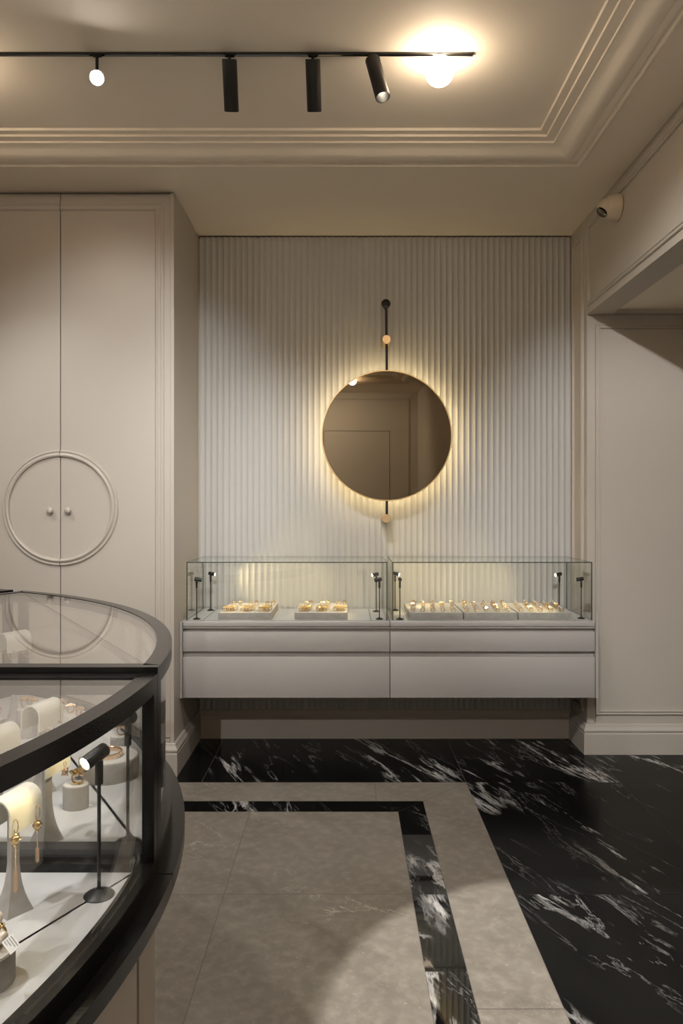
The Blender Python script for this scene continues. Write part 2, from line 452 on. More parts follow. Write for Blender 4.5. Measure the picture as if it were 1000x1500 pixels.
def door(sgn):
    x0, x1 = (XC + .002, XC + DX - .002) if sgn > 0 else (XC - DX + .002, XC - .002)
    b = MB(); b.box(x0, x1, YCAB, YCAB + .024, ZD0, ZD1, .0015, 1)
    d = b.build('door', M['lacquer'], cab, loc=L)
    xo, zo = XC + sgn * (DX - .0395), ZD1 - .040
    b = MB()
    path = [(x1, zo), (XC - DX + .0395, zo), (XC - DX + .0395, ZD0 + .04), (x1, ZD0 + .04)] if sgn < 0 else [(x0, ZD0 + .04), (xo, ZD0 + .04), (xo, zo), (x0, zo)]
    b.sweep(DM, path, O=(0, YCAB, 0), V=(0, 0, 1), W=(0, -1, 0))
    b.build('frame_moulding', M['lacquer'], d, sharp=25, loc=L)
    Rg = .292; zc = 1.346
    a0, a1 = (-PI / 2 + .007, PI / 2 - .007) if sgn > 0 else (PI / 2 + .007, 1.5 * PI - .007)
    path = [(XC + Rg * math.cos(a0 + (a1 - a0) * i / 64), zc + Rg * math.sin(a0 + (a1 - a0) * i / 64)) for i in range(65)]
    RP = [(0, 0), (.001, .006), (.005, .010), (.010, .010), (.013, .006), (.017, .006), (.019, .012), (.026, .016), (.033, .013), (.036, .006), (.037, 0)]
    b = MB(); b.sweep(RP, path, O=(0, YCAB, 0), V=(0, 0, 1), W=(0, -1, 0))
    b.build('ring_moulding', M['lacquer'], d, sharp=25, loc=L)
    k = Vector((XC + sgn * .045, YCAB, 1.333))
    Mk = Matrix.Translation(k) @ Matrix.Rotation(PI / 2, 4, 'X')
    b = MB(); b.lathe([(.0, 0), (.008, 0), (.0065, .006), (.0075, .011), (.013, .015), (.0165, .021), (.0155, .028), (.010, .032), (0, .033)], 28, Mk)
    b.build('knob', M['plastic' if 0 else 'lacquer'], d, sharp=60, loc=L)
door(-1); door(1)

# ------------------------------------------------------------------ wall hung display counters
ZT = .755; YF = 3.91; YG = 3.925; ZG = 1.063
def counter(x0, x1, end, gx0, gx1, label):
    t = thing('display_counter', label, 'display counter', ((x0 + x1) / 2, 4.15, .354), 0, 'wall-hung glass display counters')
    L = t.location.copy()
    bx0 = x0 + (.014 if end < 0 else .0005); bx1 = x1 - (.014 if end > 0 else .0005)
    b = MB(); b.box(bx0, bx1, YF + .022, 4.380, .358, .725); b.build('body', M['counter'], t, loc=L)
    b = MB(); b.mat(M['counter'])
    b.box(bx0, bx1, YF - .004, 4.381, .727, ZT, .004, 3); b.box(bx0, bx1, YF + .001, YF + .03, .717, .726, .002, 2)
    b.build('worktop', None, t, loc=L)
    b = MB(); b.mat(M['deck']).box(gx0 + .006, gx1 - .006, YG + .008, 4.378, ZT, ZT + .002)
    b.mat(M['gap'])
    for sx in (gx0 + .085, gx1 - .085): b.box(sx - .0015, sx + .0015, YG + .008, 4.378, ZT + .002, ZT + .0023)
    b.build('deck', None, t, loc=L)
    for z0, z1 in ((.597, .699), (.356, .569)):
        b = MB(); b.box(bx0 + .001, bx1 - .001, YF, YF + .020, z0, z1, .0015, 2); b.build('drawer', M['counter'], t, loc=L)
    sx = (x0, x0 + .0125) if end < 0 else (x1 - .0125, x1)
    b = MB(); b.box(sx[0], sx[1], YF - .012, 4.380, .356, .752, .001, 1); b.build('side_panel', M['counter'], t, loc=L)
    # glass cover: front, two ends and a top
    g_ = MB(); th = .005
    def pane(a, name=None):
        q = MB(); q.mat(M['glass']); q.mat(M['edge']); q.cur = 0
        vs = q.box(*a)
        d = [a[1] - a[0], a[3] - a[2], a[5] - a[4]]; ax = d.index(min(d))
        for f in q.bm.faces:
            f.normal_update(); f.material_index = 0 if abs(f.normal[ax]) > .9 else 1
        return q
    e = .0005
    cov = bpy.data.objects.new('glass_cover', None); C.objects.link(cov); cov.parent = t
    pane((gx0, gx1, YG, YG + th, ZT + .001, ZG - th - e)).build('front_pane', None, cov, loc=L)
    pane((gx0, gx0 + th, YG + th + e, 4.376, ZT + .003, ZG - th - e)).build('end_pane', None, cov, loc=L)
    pane((gx1 - th, gx1, YG + th + e, 4.376, ZT + .003, ZG - th - e)).build('end_pane', None, cov, loc=L)
    pane((gx0, gx1, YG, 4.376, ZG - th, ZG)).build('top_pane', None, cov, loc=L)
    return t
counter(-.8645, .2272, -1, -.835, .2145, 'left floating greige drawer counter, glass case with two ring trays')
counter(.2282, 1.3085, 1, .2410, 1.2855, 'right floating greige drawer counter, glass case with three ring trays')

# trays
def tray(x0, x1, y0, y1, label, grp):
    o = MB(); o.box(x0, x1, y0, y1, ZT + .0025, ZT + .039, .0015, 2)
    # ring slots cut as dark seams
    L = ((x0 + x1) / 2, (y0 + y1) / 2, ZT + .0025)
    t = thing('ring_tray', label, 'tray', L, 0, grp)
    o.build('block', M['suede'], t, loc=L)
    o = MB(); o.box(x0 + .003, x1 - .003, y0 + .003, y1 - .003, ZT + .039, ZT + .040)
    o.build('top_pad', M['tray'], t, loc=L)
    return t
TR = {'lo': (-.6725, -.3935), 'li': (-.272, .007), 'ra': (.3327, .6135), 'rb': (.619, .898), 'rc': (.905, 1.184)}
TN = {'lo': 'left tray in the left glass counter', 'li': 'right tray in the left glass counter',
      'ra': 'left tray in the right glass counter', 'rb': 'middle tray in the right glass counter', 'rc': 'right tray in the right glass counter'}
for k, (a, c) in TR.items():
    tray(a, c, 3.945, 4.140, 'front grey block of the ' + TN[k], 'jewellery trays in the glass counters')
    tray(a, c, 4.144, 4.339, 'back grey block of the ' + TN[k], 'jewellery trays in the glass counters')

# rings
def make_ring(mat, R, label, grp, style=0):
    t = thing('ring', label, 'ring', (0, 0, 0), 0, grp)
    b = MB(); b.torus(R, R * .16, Matrix.Translation((0, 0, R * .95)) @ Matrix.Rotation(PI / 2, 4, 'X'), 20, 6, sc=(1, 1.6))
    b.build('band', mat, t, sharp=70)
    b = MB()
    if style == 0:
        b.sphere((0, 0, R * 2.15), R * .42, 8, 5)
        for k in range(5): b.sphere((R * .5 * math.cos(k * 1.257), R * .5 * math.sin(k * 1.257), R * 2.0), R * .24, 7, 4)
        b.build('stone', M['stone'], t, sharp=10)
    else:
        for k in range(6):
            a = k * 1.047; b.sphere((R * .75 * math.cos(a), R * .75 * math.sin(a), R * (1.9 + .25 * (k % 2))), R * .40, 7, 4, (1, 1, .7))
        b.sphere((0, 0, R * 2.2), R * .3, 7, 4)
        b.build('flower', mat, t, sharp=10)
    return t
ZR = ZT + .0401
protos = {}
def put_ring(style, x, y, rz, label, grp, mat):
    key = (style, mat.name)
    if key not in protos:
        t = make_ring(mat, .0110, label, grp, style); t.location = (x, y, ZR); t.rotation_euler = (0, 0, rz); protos[key] = t; return t
    return dup(protos[key], (x, y, ZR), rz, label, grp)
rr = random.Random(3)
for k in ('lo', 'li'):
    a, c = TR[k]
    for ci in range(3):
        cx = a + .045 + ci * .093
        pos = ('left', 'middle', 'right')[ci]
        for j in range(3):
            for i in range(3):
                put_ring(1, cx + (i - .9) * .019 + j * .006 + rr.uniform(-.002, .002), 3.985 + j * .030, rr.uniform(-.5, .5),
                         'gold flower ring, %s cluster on the %s' % (pos, TN[k]), 'gold flower rings, %s cluster on the %s' % (pos, TN[k]), M['gold'])
        for i in range(2):
            put_ring(1, cx + i * .03 + rr.uniform(-.004, .004), 4.20 + i * .035, rr.uniform(-1, 1), 'gold flower ring, back block of the ' + TN[k], 'gold rings on the back block of the ' + TN[k], M['gold'])
        for i in range(2):
            p = MB(); w, h = .016, .010
            loc = (cx + .036 + i * .004, 3.965 + i * .05, ZR + .0012)
            p.box(-w / 2, w / 2, -h / 2, h / 2, -.0003, .0003, M=Matrix.Rotation(rr.uniform(-.6, .6), 4, 'Z') @ Matrix.Rotation(rr.uniform(-.1, .06), 4, 'X'))
            o = p.build('price_tag', M['paper']); o.location = loc
            tag(o, 'white price tag, %s cluster on the %s' % (pos, TN[k]), 'price tag', 'tags by the %s ring cluster on the %s' % (pos, TN[k]))
for k, n in (('ra', 3), ('rb', 3), ('rc', 4)):
    a, c = TR[k]
    for row in range(6 if k != 'rc' else 7):
        nn = 5
        for ci in range(nn):
            x = a + .032 + ci * .0535 + (2.5 - row) * -.006 + rr.uniform(-.004, .004)
            y = 3.968 + row * (.058 if k != 'rc' else .05) + rr.uniform(-.004, .004)
            if k == 'ra' and row in (2,) and ci in (1, 3): continue
            side = 'front' if y < 4.14 else 'back'
            st = 0 if rr.random() < .55 else 1
            put_ring(st, x, y, rr.uniform(-.7, .7), ('crystal set gold ring, %s block of the ' if st == 0 else 'gold flower ring, %s block of the ') % side + TN[k],
                     ('crystal rings, %s block of the ' if st == 0 else 'flower rings, %s block of the ') % side + TN[k], M['gold'] if rr.random() < .7 else M['rosegold'])

# ------------------------------------------------------------------ little spotlights on stems
def make_mini(label, grp, tilt=-.25, H=.200):
    t = thing('display_spotlight', label, 'display spotlight', (0, 0, 0), 0, grp)
    b = MB(); b.lathe([(0, 0), (.0205, 0), (.021, .0015), (.018, .004), (.009, .008), (.004, .010), (.0035, .012), (0, .012)], 32)
    b.build('base', M['blackmetal'], t, sharp=40)
    b = MB(); b.cyl((0, 0, .011), (0, 0, H * .80), .0026, 12); b.build('stem', M['blackmetal'], t)
    b = MB(); b.cyl((0, 0, H * .78), (0, 0, H * .945), .0056, 18, bev=.0006); b.cyl((0, 0, H * .945), (0, 0, H * .97), .003, 10)
    b.build('sleeve', M['blackmetal'], t)
    R = Matrix.Translation((0, 0, H * .995)) @ Matrix.Rotation(PI / 2 - tilt, 4, 'Y')     # local Z of the head points along +X, dipping
    b = MB(); b.lathe([(0, -.012), (.0088, -.012), (.010, -.010), (.010, .026), (.0092, .0262), (.0088, .0235), (0, .0235)], 28, R)
    h = b.build('head', M['blackmetal'], t, sharp=40)
    b = MB(); b.lathe([(0, .0238), (.0084, .0238), (.0084, .0244), (0, .0246)], 24, R)
    b.build('lens', M['minilens'], h)
    return t
def mini_light(p, rz, W, tilt, H, size=75):
    h = Vector((math.cos(rz) * math.cos(tilt), math.sin(rz) * math.cos(tilt), math.sin(tilt)))
    q = Vector(p) + Vector((0, 0, H * .995)) + h * .029
    spot_lamp('mini_lamp', q, q + h, W, (1., .80, .42), size, .6, .007)
WARM = 'black stemmed spotlights in the glass counters'
ZK = ZT + .0023
mini = [  # px of base, depth, facing, label, watts
    (288, 3.965, -.05 + .25, 'stemmed spotlight at the front left corner of the left glass counter'),
    (308.5, 4.30, -.15, 'stemmed spotlight at the back left corner of the left glass counter'),
    (555.5, 3.965, PI - .25, 'stemmed spotlight at the front right corner of the left glass counter'),
    (551, 4.25, PI + .35, 'stemmed spotlight at the back right corner of the left glass counter'),
    (585.5, 3.96, 1.45, 'stemmed spotlight at the front left corner of the right glass counter'),
    (578.5, 4.30, -.45, 'stemmed spotlight at the back left corner of the right glass counter'),
    (851, 3.985, PI - .2, 'stemmed spotlight at the front right corner of the right glass counter'),
    (819, 4.26, PI + .3, 'stemmed spotlight at the back right corner of the right glass counter')]
m0 = None
for px, Y, rz, lb in mini:
    p = ((px - X0) / F * Y, Y, ZK)
    if m0 is None:
        m0 = make_mini(lb, WARM, -.18, .212); m0.location = p; m0.rotation_euler = (0, 0, rz)
    else: dup(m0, p, rz, lb, WARM)
    mini_light(p, rz, .75 if Y > 4.1 else 1.0, -.18, .212, 110)

# ------------------------------------------------------------------ round mirror
YM = 4.275; MC = at(566.5, 638, YM)
mir = thing('wall_mirror', 'round backlit bronze mirror with thin gold rim on a black rod', 'mirror', (MC.x, 4.386, MC.z))
L = mir.location.copy()
RM = .371
RX = Matrix.Rotation(PI / 2, 4, 'X')       # lathe axis Z -> -Y
TILT = Matrix.Translation((MC.x, YM, MC.z)) @ Matrix.Rotation(math.radians(1.45), 4, 'Z')
b = MB(); b.lathe([(0, -.004), (RM - .005, -.004), (RM - .005, .002), (0, .002)], 128, TILT @ RX); b.build('glass', M['mirror'], mir, sharp=20, loc=L)
b = MB(); b.lathe([(RM - .006, -.020), (RM, -.020), (RM + .0015, -.018), (RM + .0015, .003), (RM, .005), (RM - .0045, .005), (RM - .006, .003)], 128, TILT @ RX, caps=False)
for f in list(b.bm.faces): pass
b.build('rim', M['brass'], mir, sharp=30, loc=L)
b = MB(); b.lathe([(0, -.022), (RM - .03, -.022), (RM - .007, -.016), (RM - .007, -.005), (0, -.005)], 96, TILT @ RX); b.build('back_panel', M['blackmetal'], mir, loc=L)
b = MB(); b.torus(RM - .022, .005, TILT @ Matrix.Translation((0, .028, 0)) @ RX, 128, 8); b.build('led_strip', M['led'], mir, sharp=60, loc=L)
YRD = YM + .012
xr = at(565.5, 0, YRD).x
b = MB(); b.cyl((xr, YRD, at(0, 450, YRD).z), (xr + .003, YRD, MC.z + RM - .01), .0072, 20); b.build('rod', M['blackmetal'], mir, loc=L)
b = MB(); b.cyl((xr + .003, YRD, MC.z - RM + .01), (xr + .003, YRD, at(0, 759, YRD).z), .0072, 20); b.build('rod', M['blackmetal'], mir, loc=L)
b = MB(); p = at(565, 445, YRD); b.sphere(p, .0262, 36, 20); b.cyl((p.x, YRD, p.z), (p.x, 4.393, p.z), .006, 12); b.build('finial', M['blackmetal'], mir, sharp=60, loc=L)
for py, px in ((497, 566), (759.5, 565.5)):
    p = at(px, py, YM - .008)
    b = MB(); b.cyl((p.x, p.y, p.z), (p.x, 4.393, p.z), .0245, 40, bev=.001); b.build('mounting_pin', M['brass'], mir, loc=L)

# ------------------------------------------------------------------ security camera
pc = at(903, 304, 3.62); pc.x = XR
cc = thing('security_camera', 'small cream dome security camera on the bulkhead high at the right', 'security camera', pc)
Rm = Matrix.Translation(pc) @ Matrix.Rotation(-PI / 2, 4, 'Y')       # lathe axis towards -X
b = MB(); b.mat(M['gap']).lathe([(0, .0), (.060, .0), (.060, .003), (0, .003)], 48, Rm)
b.mat(M['plastic']).lathe([(0, .003), (.062, .003), (.062, .012), (.060, .024), (.055, .048), (.050, .060), (.044, .066), (0, .067)], 48, Rm); b.build('housing', None, cc, sharp=40, loc=pc)
eye_c = pc + Vector((-.066, -.004, -.004)); dr = Vector((-.66, -.22, -.72)).normalized()
Re = Matrix.Translation(eye_c) @ dr.to_track_quat('Z', 'Y').to_matrix().to_4x4()
b = MB(); b.lathe([(0, -.043)] + [(.043 * math.sin(a), -.043 * math.cos(a)) for a in [PI * i / 24 for i in range(1, 19)]] + [(.030, .034), (.029, .031), (0, .031)], 40, Re)
ey = b.build('eyeball', M['plastic'], cc, sharp=40, loc=pc)
b = MB(); b.lathe([(0, .0315), (.0285, .0315), (.0285, .0335), (.024, .0345), (.012, .0345), (.010, .036), (0, .0365)], 36, Re); b.build('lens', M['lens'], ey, sharp=30, loc=pc)

# ------------------------------------------------------------------ ceiling track and its lamps
def track(y, x0, x1, label):
    o = MB(); o.box(x0, x1, y - .009, y + .009, ZC - .006, ZC - .0002, .0006, 1)
    t = thing('lighting_track', label, 'lighting track', ((x0 + x1) / 2, y, ZC - .0002), 0)
    L = t.location.copy()
    o.build('rail', M['blackmetal'], t, loc=L)
    o = MB(); o.box(x0 + .004, x1 - .004, y - .004, y + .004, ZC - .0066, ZC - .0059); o.build('conductor_slot', M['lens'], t, loc=L)
    o = MB(); o.box(x1, x1 + .002, y - .009, y + .009, ZC - .0065, ZC - .0002); o.build('end_cap', M['brass'] if 0 else M['blackmetal'], t, loc=L)
    return t
YT = F * (ZC - .004 - EYE) / (Y0 - 80.)
YT2 = -.80
track(YT, -2.6, (692 - X0) / F * YT, 'long black lighting track across the ceiling in front of the fluted wall')
track(YT2, -2.6, (692 - X0) / F * YT, 'second black lighting track on the ceiling behind, carrying a globe lamp')
ZK2 = ZC - .0066
def spot(px, y, aim, label, W, col=(1., .86, .68), size=42, lens='spotlens', x=None, blend=.45, drop=.022, back=.008, deep=.085):
    x = (px - X0) / F * y if x is None else x
    piv = Vector((x, y, ZK2 - drop))
    t = thing('track_spotlight', label, 'track spotlight', (x, y, ZK2), 0, 'black cylinder spotlights on the lighting tracks')
    L = t.location.copy()
    b = MB(); b.box(x - .016, x + .016, y - .0075, y + .0075, ZK2 - .004, ZK2, .001, 1); b.build('adapter', M['blackmetal'], t, loc=L)
    b = MB(); b.cyl((x, y, ZK2 - .003), piv, .0055, 14); b.sphere(piv, .008, 14, 8); b.build('stem', M['blackmetal'], t, loc=L)
    d = (Vector(aim) - piv).normalized()
    top = piv - d * back
    R = Matrix.Translation(top) @ d.to_track_quat('Z', 'Y').to_matrix().to_4x4()
    b = MB(); b.lathe([(0, .0), (.025, .0), (.0265, .0015), (.0265, .1655), (.0255, .167), (.0235, .166), (.022, deep - .001), (0, deep - .001)], 40, R)
    bd = b.build('body', M['blackmetal'], t, sharp=40, loc=L)
    b = MB(); b.lathe([(0, deep), (.0212, deep), (.0205, deep + .003), (.010, deep + .008), (0, deep + .009)], 32, R); b.build('lens', M[lens], bd, sharp=50, loc=L)
    q = top + d * .1675
    spot_lamp('spot_lamp', q, q + d, W, col, size, blend, .024)
    return t
def globe(x, y, label):
    t = thing('globe_lamp', label, 'globe lamp', (x, y, ZK2), 0, 'opal globe lamps on the lighting tracks')
    L = t.location.copy()
    b = MB(); b.cyl((x, y, ZK2 - .006), (x, y, ZK2), .012, 20); b.build('fitting', M['blackmetal'], t, loc=L)
    b = MB(); b.sphere((x, y, ZK2 - .005 - .0515), .0515, 48, 24); b.build('opal_globe', M['globe'], t, sharp=60, loc=L)
globe(.333, YT, 'glowing white opal globe lamp at the right end of the front lighting track')
globe(-1.48, YT, 'glowing opal globe lamp far left on the front lighting track, beyond the picture edge')
globe(-.75, .90, 'added glowing opal fill globe left on the middle track above the viewer, out of view')  # unseen pair of globes on this track, added to lift the ambient light
globe(.75, .90, 'added glowing opal fill globe right on the middle track above the viewer, out of view')
globe(-.80, YT2, 'added glowing opal fill globe near the middle of the rear track, out of view')  # this rear globe and the next are added for overhead ambient light
globe(-1.16, YT2, 'added glowing opal fill globe far left on the rear track, out of view')
globe(.333, YT2, 'glowing opal globe lamp on the rear lighting track, reflected in the round mirror')
SPW = (1., .995, .98)
spot(336, YT, (-.52, 4.386, .10), 'leftmost of the three dark cylinder spotlights hanging from the track', 15, SPW, 84, 'spotlens', blend=1.)
spot(458, YT, (-.08, 4.386, .15), 'middle one of the three dark cylinder spotlights hanging from the track', 19, SPW, 84, 'spotlens', blend=1.)
spot(546, YT, (.76, 1.90, 0), 'tilted black cylinder spotlight next to the opal globe on the track', 105, SPW, 34, 'spotlens', blend=.14)
spot(142, YT, (-.02, .02, 1.36), 'dazzling lit spotlight facing the viewer at the left of the track', 14, SPW, 64, 'spotlit', drop=.080, back=.085, deep=.158)
spot(0, YT, (-1.25, 3.78, .7), 'black cylinder spotlight on the front track beyond the left picture edge', 15, SPW, 80, 'spotlens', x=-1.95, blend=1.)
track(.90, -2.6, .9, 'middle black lighting track on the ceiling above the viewer, out of view')
MID = [(.45, (1.75, YA, 1.2), 'black spotlight at the right end of the middle track, out of view', 74, 46),
       (-.35, (-1.10, YCAB, 1.72), 'black spotlight third from the right on the middle track, out of view', 58, 40),
       (.10, (.1, 2.3, 0), 'added black fill spotlight second from the right on the middle track, out of view', 28, 100),  # fill lamp added to brighten the floor
       (-1.25, (-.75, 1.1, .8), 'added black fill spotlight fourth from the right on the middle track, out of view', 24, 70)]  # fill lamp added to light the island more evenly
for x, a, lb, W, sz in MID: spot(0, .90, a, lb, W, SPW, sz, 'spotlens', x=x, blend=.8)
REAR_FILL = [(-.55, (.7, YR, 1.9), 'added black fill spotlight, second from the globe on the rear track, out of view', 50),  # unseen spots added to brighten the rear wall and bounce light around
        (-1.4, (-1.0, YR, .8), 'added black fill spotlight, third from the globe on the rear track, out of view', 70),
        (-1.9, (-1.9, 1.2, 0), 'added black fill spotlight, fourth from the globe on the rear track, out of view', 60)]
for x, a, lb, W in REAR_FILL: spot(0, YT2, a, lb, W, SPW, 110, 'spotlens', x=x, blend=1.)

# ------------------------------------------------------------------ curved island showcases
CI = Vector((-1.529, 1.089)); RI = 1.243
def inset(poly, d):
    n = len(poly); out = []
    for i in range(n):
        p0, p1, p2 = Vector(poly[i - 1]), Vector(poly[i]), Vector(poly[(i + 1) % n])
        a = (p1 - p0).normalized(); c = (p2 - p1).normalized()
        na, nc = Vector((-a.y, a.x)), Vector((-c.y, c.x))
        m = na + nc; m = m / m.dot(na)
        out.append((p1.x + m.x * d, p1.y + m.y * d))
    return out
def arc(a0, a1, r, n): return [(CI.x + r * math.cos(a0 + (a1 - a0) * i / n), CI.y + r * math.sin(a0 + (a1 - a0) * i / n)) for i in range(n + 1)]
D2 = math.radians
def plan(kind, r, gap=0.):
    """counter-clockwise outline of one module at outer radius r"""
    if kind == 'front':
        yj = 1.1430 - gap; a1 = math.asin((yj - CI.y) / r); a0 = D2(-57)
        return arc(a0, a1, r, 72) + [(-1.16, yj)] + [(CI.x + .40 * math.cos(D2(-57)), CI.y + .40 * math.sin(D2(-57)))]
    if kind == 'back':
        yj = 1.1455 + gap; a0 = math.asin((yj - CI.y) / r); a1 = D2(61.6)
        return arc(a0, a1, r, 72) + [(CI.x + .40 * math.cos(D2(61.6)), CI.y + .40 * math.sin(D2(61.6))), (-1.16, yj)]
    a0, a1 = D2(63.6), D2(121)
    return arc(a0, a1, r, 60) + [(CI.x + .40 * math.cos(a1), CI.y + .40 * math.sin(a1)), (CI.x + .40 * math.cos(a0), CI.y + .40 * math.sin(a0))]
def module(kind, zt, zd, label, na):
    t = thing('curved_showcase', label, 'showcase', (CI.x, CI.y, 0), 0, 'curved black framed showcases of the round island')
    L = t.location.copy()
    W = .0265
    o = plan(kind, RI); i1 = inset(o, W)
    b = MB(); b.prism(plan(kind, 1.213, .006), .0, .770); b.build('base_cabinet', M['lacquer'], t, loc=L)
    b = MB(); b.prism(plan(kind, 1.266), .7705, .795); b.build('ledge', M['wood'], t, loc=L)
    b = MB(); b.ring(o, i1, .7952, zd + .012)
    mid = inset(o, W + .012); i2 = inset(o, W + .040)
    if kind != 'third':
        # stepped inner rail along the straight joint only
        pass
    b.build('lower_rail', M['wood'], t, loc=L)
    b = MB(); b.prism(inset(o, W + .0005), .7955, zd); b.build('deck', M['deck'], t, loc=L)
    b = MB(); b.ring(o, i1, zt - .026, zt); b.build('top_frame', M['wood'], t, loc=L)
    # posts where the curved front meets the straight ends
    n = len(o)
    for k in (0, na):
        p = Vector(o[k]); q = Vector(i1[k])
        nrm = (p - CI).normalized() * .0; 
        dirx = (Vector(o[k]) - CI).normalized()
        nb = Vector(o[1] if k == 0 else o[na - 1]) - p; tdir = nb.normalized()
        w1, w2 = .018, .024
        en = (Vector(o[-1]) - Vector(o[0])).normalized() if k == 0 else (Vector(o[na + 1]) - Vector(o[na])).normalized()
        b = MB()
        P = [p, p + tdir * w2, p + tdir * w2 + en * w1, p + en * w1]
        P = [(v.x, v.y) for v in P]
        ar = sum(P[j][0] * P[(j + 1) % 4][1] - P[(j + 1) % 4][0] * P[j][1] for j in range(4))
        if ar < 0: P = P[::-1]
        b.prism(P, zd + .012, zt - .026); b.build('corner_post', M['wood'], t, loc=L)
    # curved glass
    z0, z1 = zd + .0125, zt - .0265
    go, gi = inset(o, .011), inset(o, .015)
    b = MB(); b.ring(go[1:na], gi[1:na], z0, z1, closed=False); b.build('curved_glass', M['island_glass'], t, loc=L, sharp=20)
    b = MB(); b.ring([go[na], go[na + 1]], [gi[na], gi[na + 1]], z0, z1, closed=False); 
    if kind != 'back': b.build('end_glass', M['island_glass'], t, loc=L)
    else: b.build('end_glass', M['island_glass'], t, loc=L)
    if kind == 'third':
        b = MB(); b.ring([go[-1], go[0]], [gi[-1], gi[0]], z0, z1, closed=False); b.build('end_glass', M['island_glass'], t, loc=L)
    b = MB(); b.prism(inset(o, W - .006), zt - .005, zt - .001); b.build('top_glass', M['island_glass'], t, loc=L)
    return t
ZDF = .811; ZDB = .820
module('front', EYE - .255, ZDF, 'nearest curved black framed glass showcase of the round island, bottom left', 72)
module('back', EYE - .246, ZDB, 'second curved black framed glass showcase of the round island, just beyond the nearest', 72)
module('third', EYE - .246, ZDB, 'far curved showcase of the round island, only its frame corner showing at the left edge', 60)

# ---------------- things in the showcases
def saddle_stand(loc, rz, label, H=.165, r=.0205, half=.034):
    t = thing('earring_stand', label, 'earring stand', loc, rz, 'suede earring stands in the island showcases')
    b = MB()
    hw = .0185
    lev = [(0, hw), (.006, hw * .90), (.014, hw * .74), (.024, hw * .58), (.036, hw * .45), (.050, hw * .36), (.064, .0056), (H - .004, .0054)]
    rings = []
    Rz = Matrix.Rotation(PI / 4 + .35, 4, 'Z')
    for z_, w in lev: rings.append([b.bm.verts.new(Rz @ Vector((sx * w, sy * w, z_))) for sx, sy in ((-1, -1), (1, -1), (1, 1), (-1, 1))])
    for a, c in zip(rings, rings[1:]):
        for k in range(4): b.face([a[k], a[(k + 1) % 4], c[(k + 1) % 4], c[k]])
    b.face(rings[0][::-1]); b.face(rings[-1]); b.build('pedestal', M['suede'], t, sharp=50)
    # saddle: an arch extruded along local Y
    P = [(-r, H - .050)] + [(-r * math.cos(PI * k / 16), H - .003 - r + r * math.sin(PI * k / 16)) for k in range(17)] + [(r, H - .050)]
    th = .0022; r2 = r - th
    Q = [(-r2, H - .050)] + [(-r2 * math.cos(PI * k / 16), H - .003 - r + r2 * math.sin(PI * k / 16)) for k in range(17)] + [(r2, H - .050)]
    b = MB(); rr_ = []
    for y in (-half, half): rr_.append(([b.bm.verts.new((x, y, z_)) for x, z_ in P], [b.bm.verts.new((x, y, z_)) for x, z_ in Q]))
    (a0, a1), (c0, c1) = rr_
    for k in range(len(P) - 1):
        b.face([a0[k], a0[k + 1], c0[k + 1], c0[k]]); b.face([a1[k], c1[k], c1[k + 1], a1[k + 1]])
        b.face([a0[k], a1[k], a1[k + 1], a0[k + 1]]); b.face([c0[k], c0[k + 1], c1[k + 1], c1[k]])
    b.face([a0[0], c0[0], c1[0], a1[0]]); b.face([a0[-1], a1[-1], c1[-1], c0[-1]])
    b.build('saddle', M['leather'], t, sharp=30)
    return t
def local(t, x, y, z_): return Matrix.Translation(t.location) @ Matrix.Rotation(t.rotation_euler.z, 4, 'Z') @ Vector((x, y, z_))
def hang_earring(p, label, kind, L=.055, grp=None):
    t = thing('earring', label, 'earring', p, 0, grp)
    b = MB()
    if kind == 'tassel':
        b.tube([Vector((.003 * math.sin(a), .0005, .005 + .009 * math.cos(a))) for a in [2 * PI * k / 16 for k in range(17)]], .0007, 6); b.build('hook', M['gold'], t, sharp=80)
        b = MB(); b.sphere((0, 0, -.012), .0058, 16, 10)
        for k in range(3): b.torus(.0060, .0009, Matrix.Translation((0, 0, -.012)) @ Matrix.Rotation(.9 * k + .3, 4, 'X') @ Matrix.Rotation(k * 1., 4, 'Y'), 18, 6)
        b.sphere((0, 0, -.0195), .0025, 10, 6); b.build('knot', M['gold'], t, sharp=80)
        b = MB(); n = int(L / .0017)
        for k in range(n): b.sphere((.0003 * (k % 2), 0, -.022 - k * .0017), .0011, 6, 4)
        for s in (-1, 1):
            for k in range(int(n * .45)): b.sphere((.0016 * s, .0004 * s, -.022 - (n * .52 + k) * .0017), .0009, 6, 4)
        b.build('chain', M['rosegold'], t, sharp=80)
    elif kind == 'hoop':
        b.torus(.0105, .0010, Matrix.Translation((0, 0, -.012)) @ Matrix.Rotation(PI / 2, 4, 'X'), 28, 6); b.build('hoop', M['gold'], t, sharp=80)
        b = MB()
        for k in range(4): b.sphere((.002 * math.cos(k * 1.57), 0, -.001 + .002 * math.sin(k * 1.57)), .0013, 8, 5)
        b.build('stud', M['stone'], t, sharp=20)
    else:
        b.tube([Vector((.002 * math.sin(a), 0, .002 + .004 * math.cos(a))) for a in [2 * PI * k / 12 for k in range(13)]], .0006, 6); b.build('hook', M['rosegold'], t, sharp=80)
        b = MB(); b.sphere((0, 0, -.010), .0052, 14, 9, (1, 1, 1.25))
        for k in range(14):
            a = k * 2.4; zz = -.004 - .012 * k / 14
            b.sphere((.0046 * math.cos(a), .0046 * math.sin(a), zz), .0016, 6, 4)
        b.build('drop', M['rosegold'], t, sharp=25)
    return t
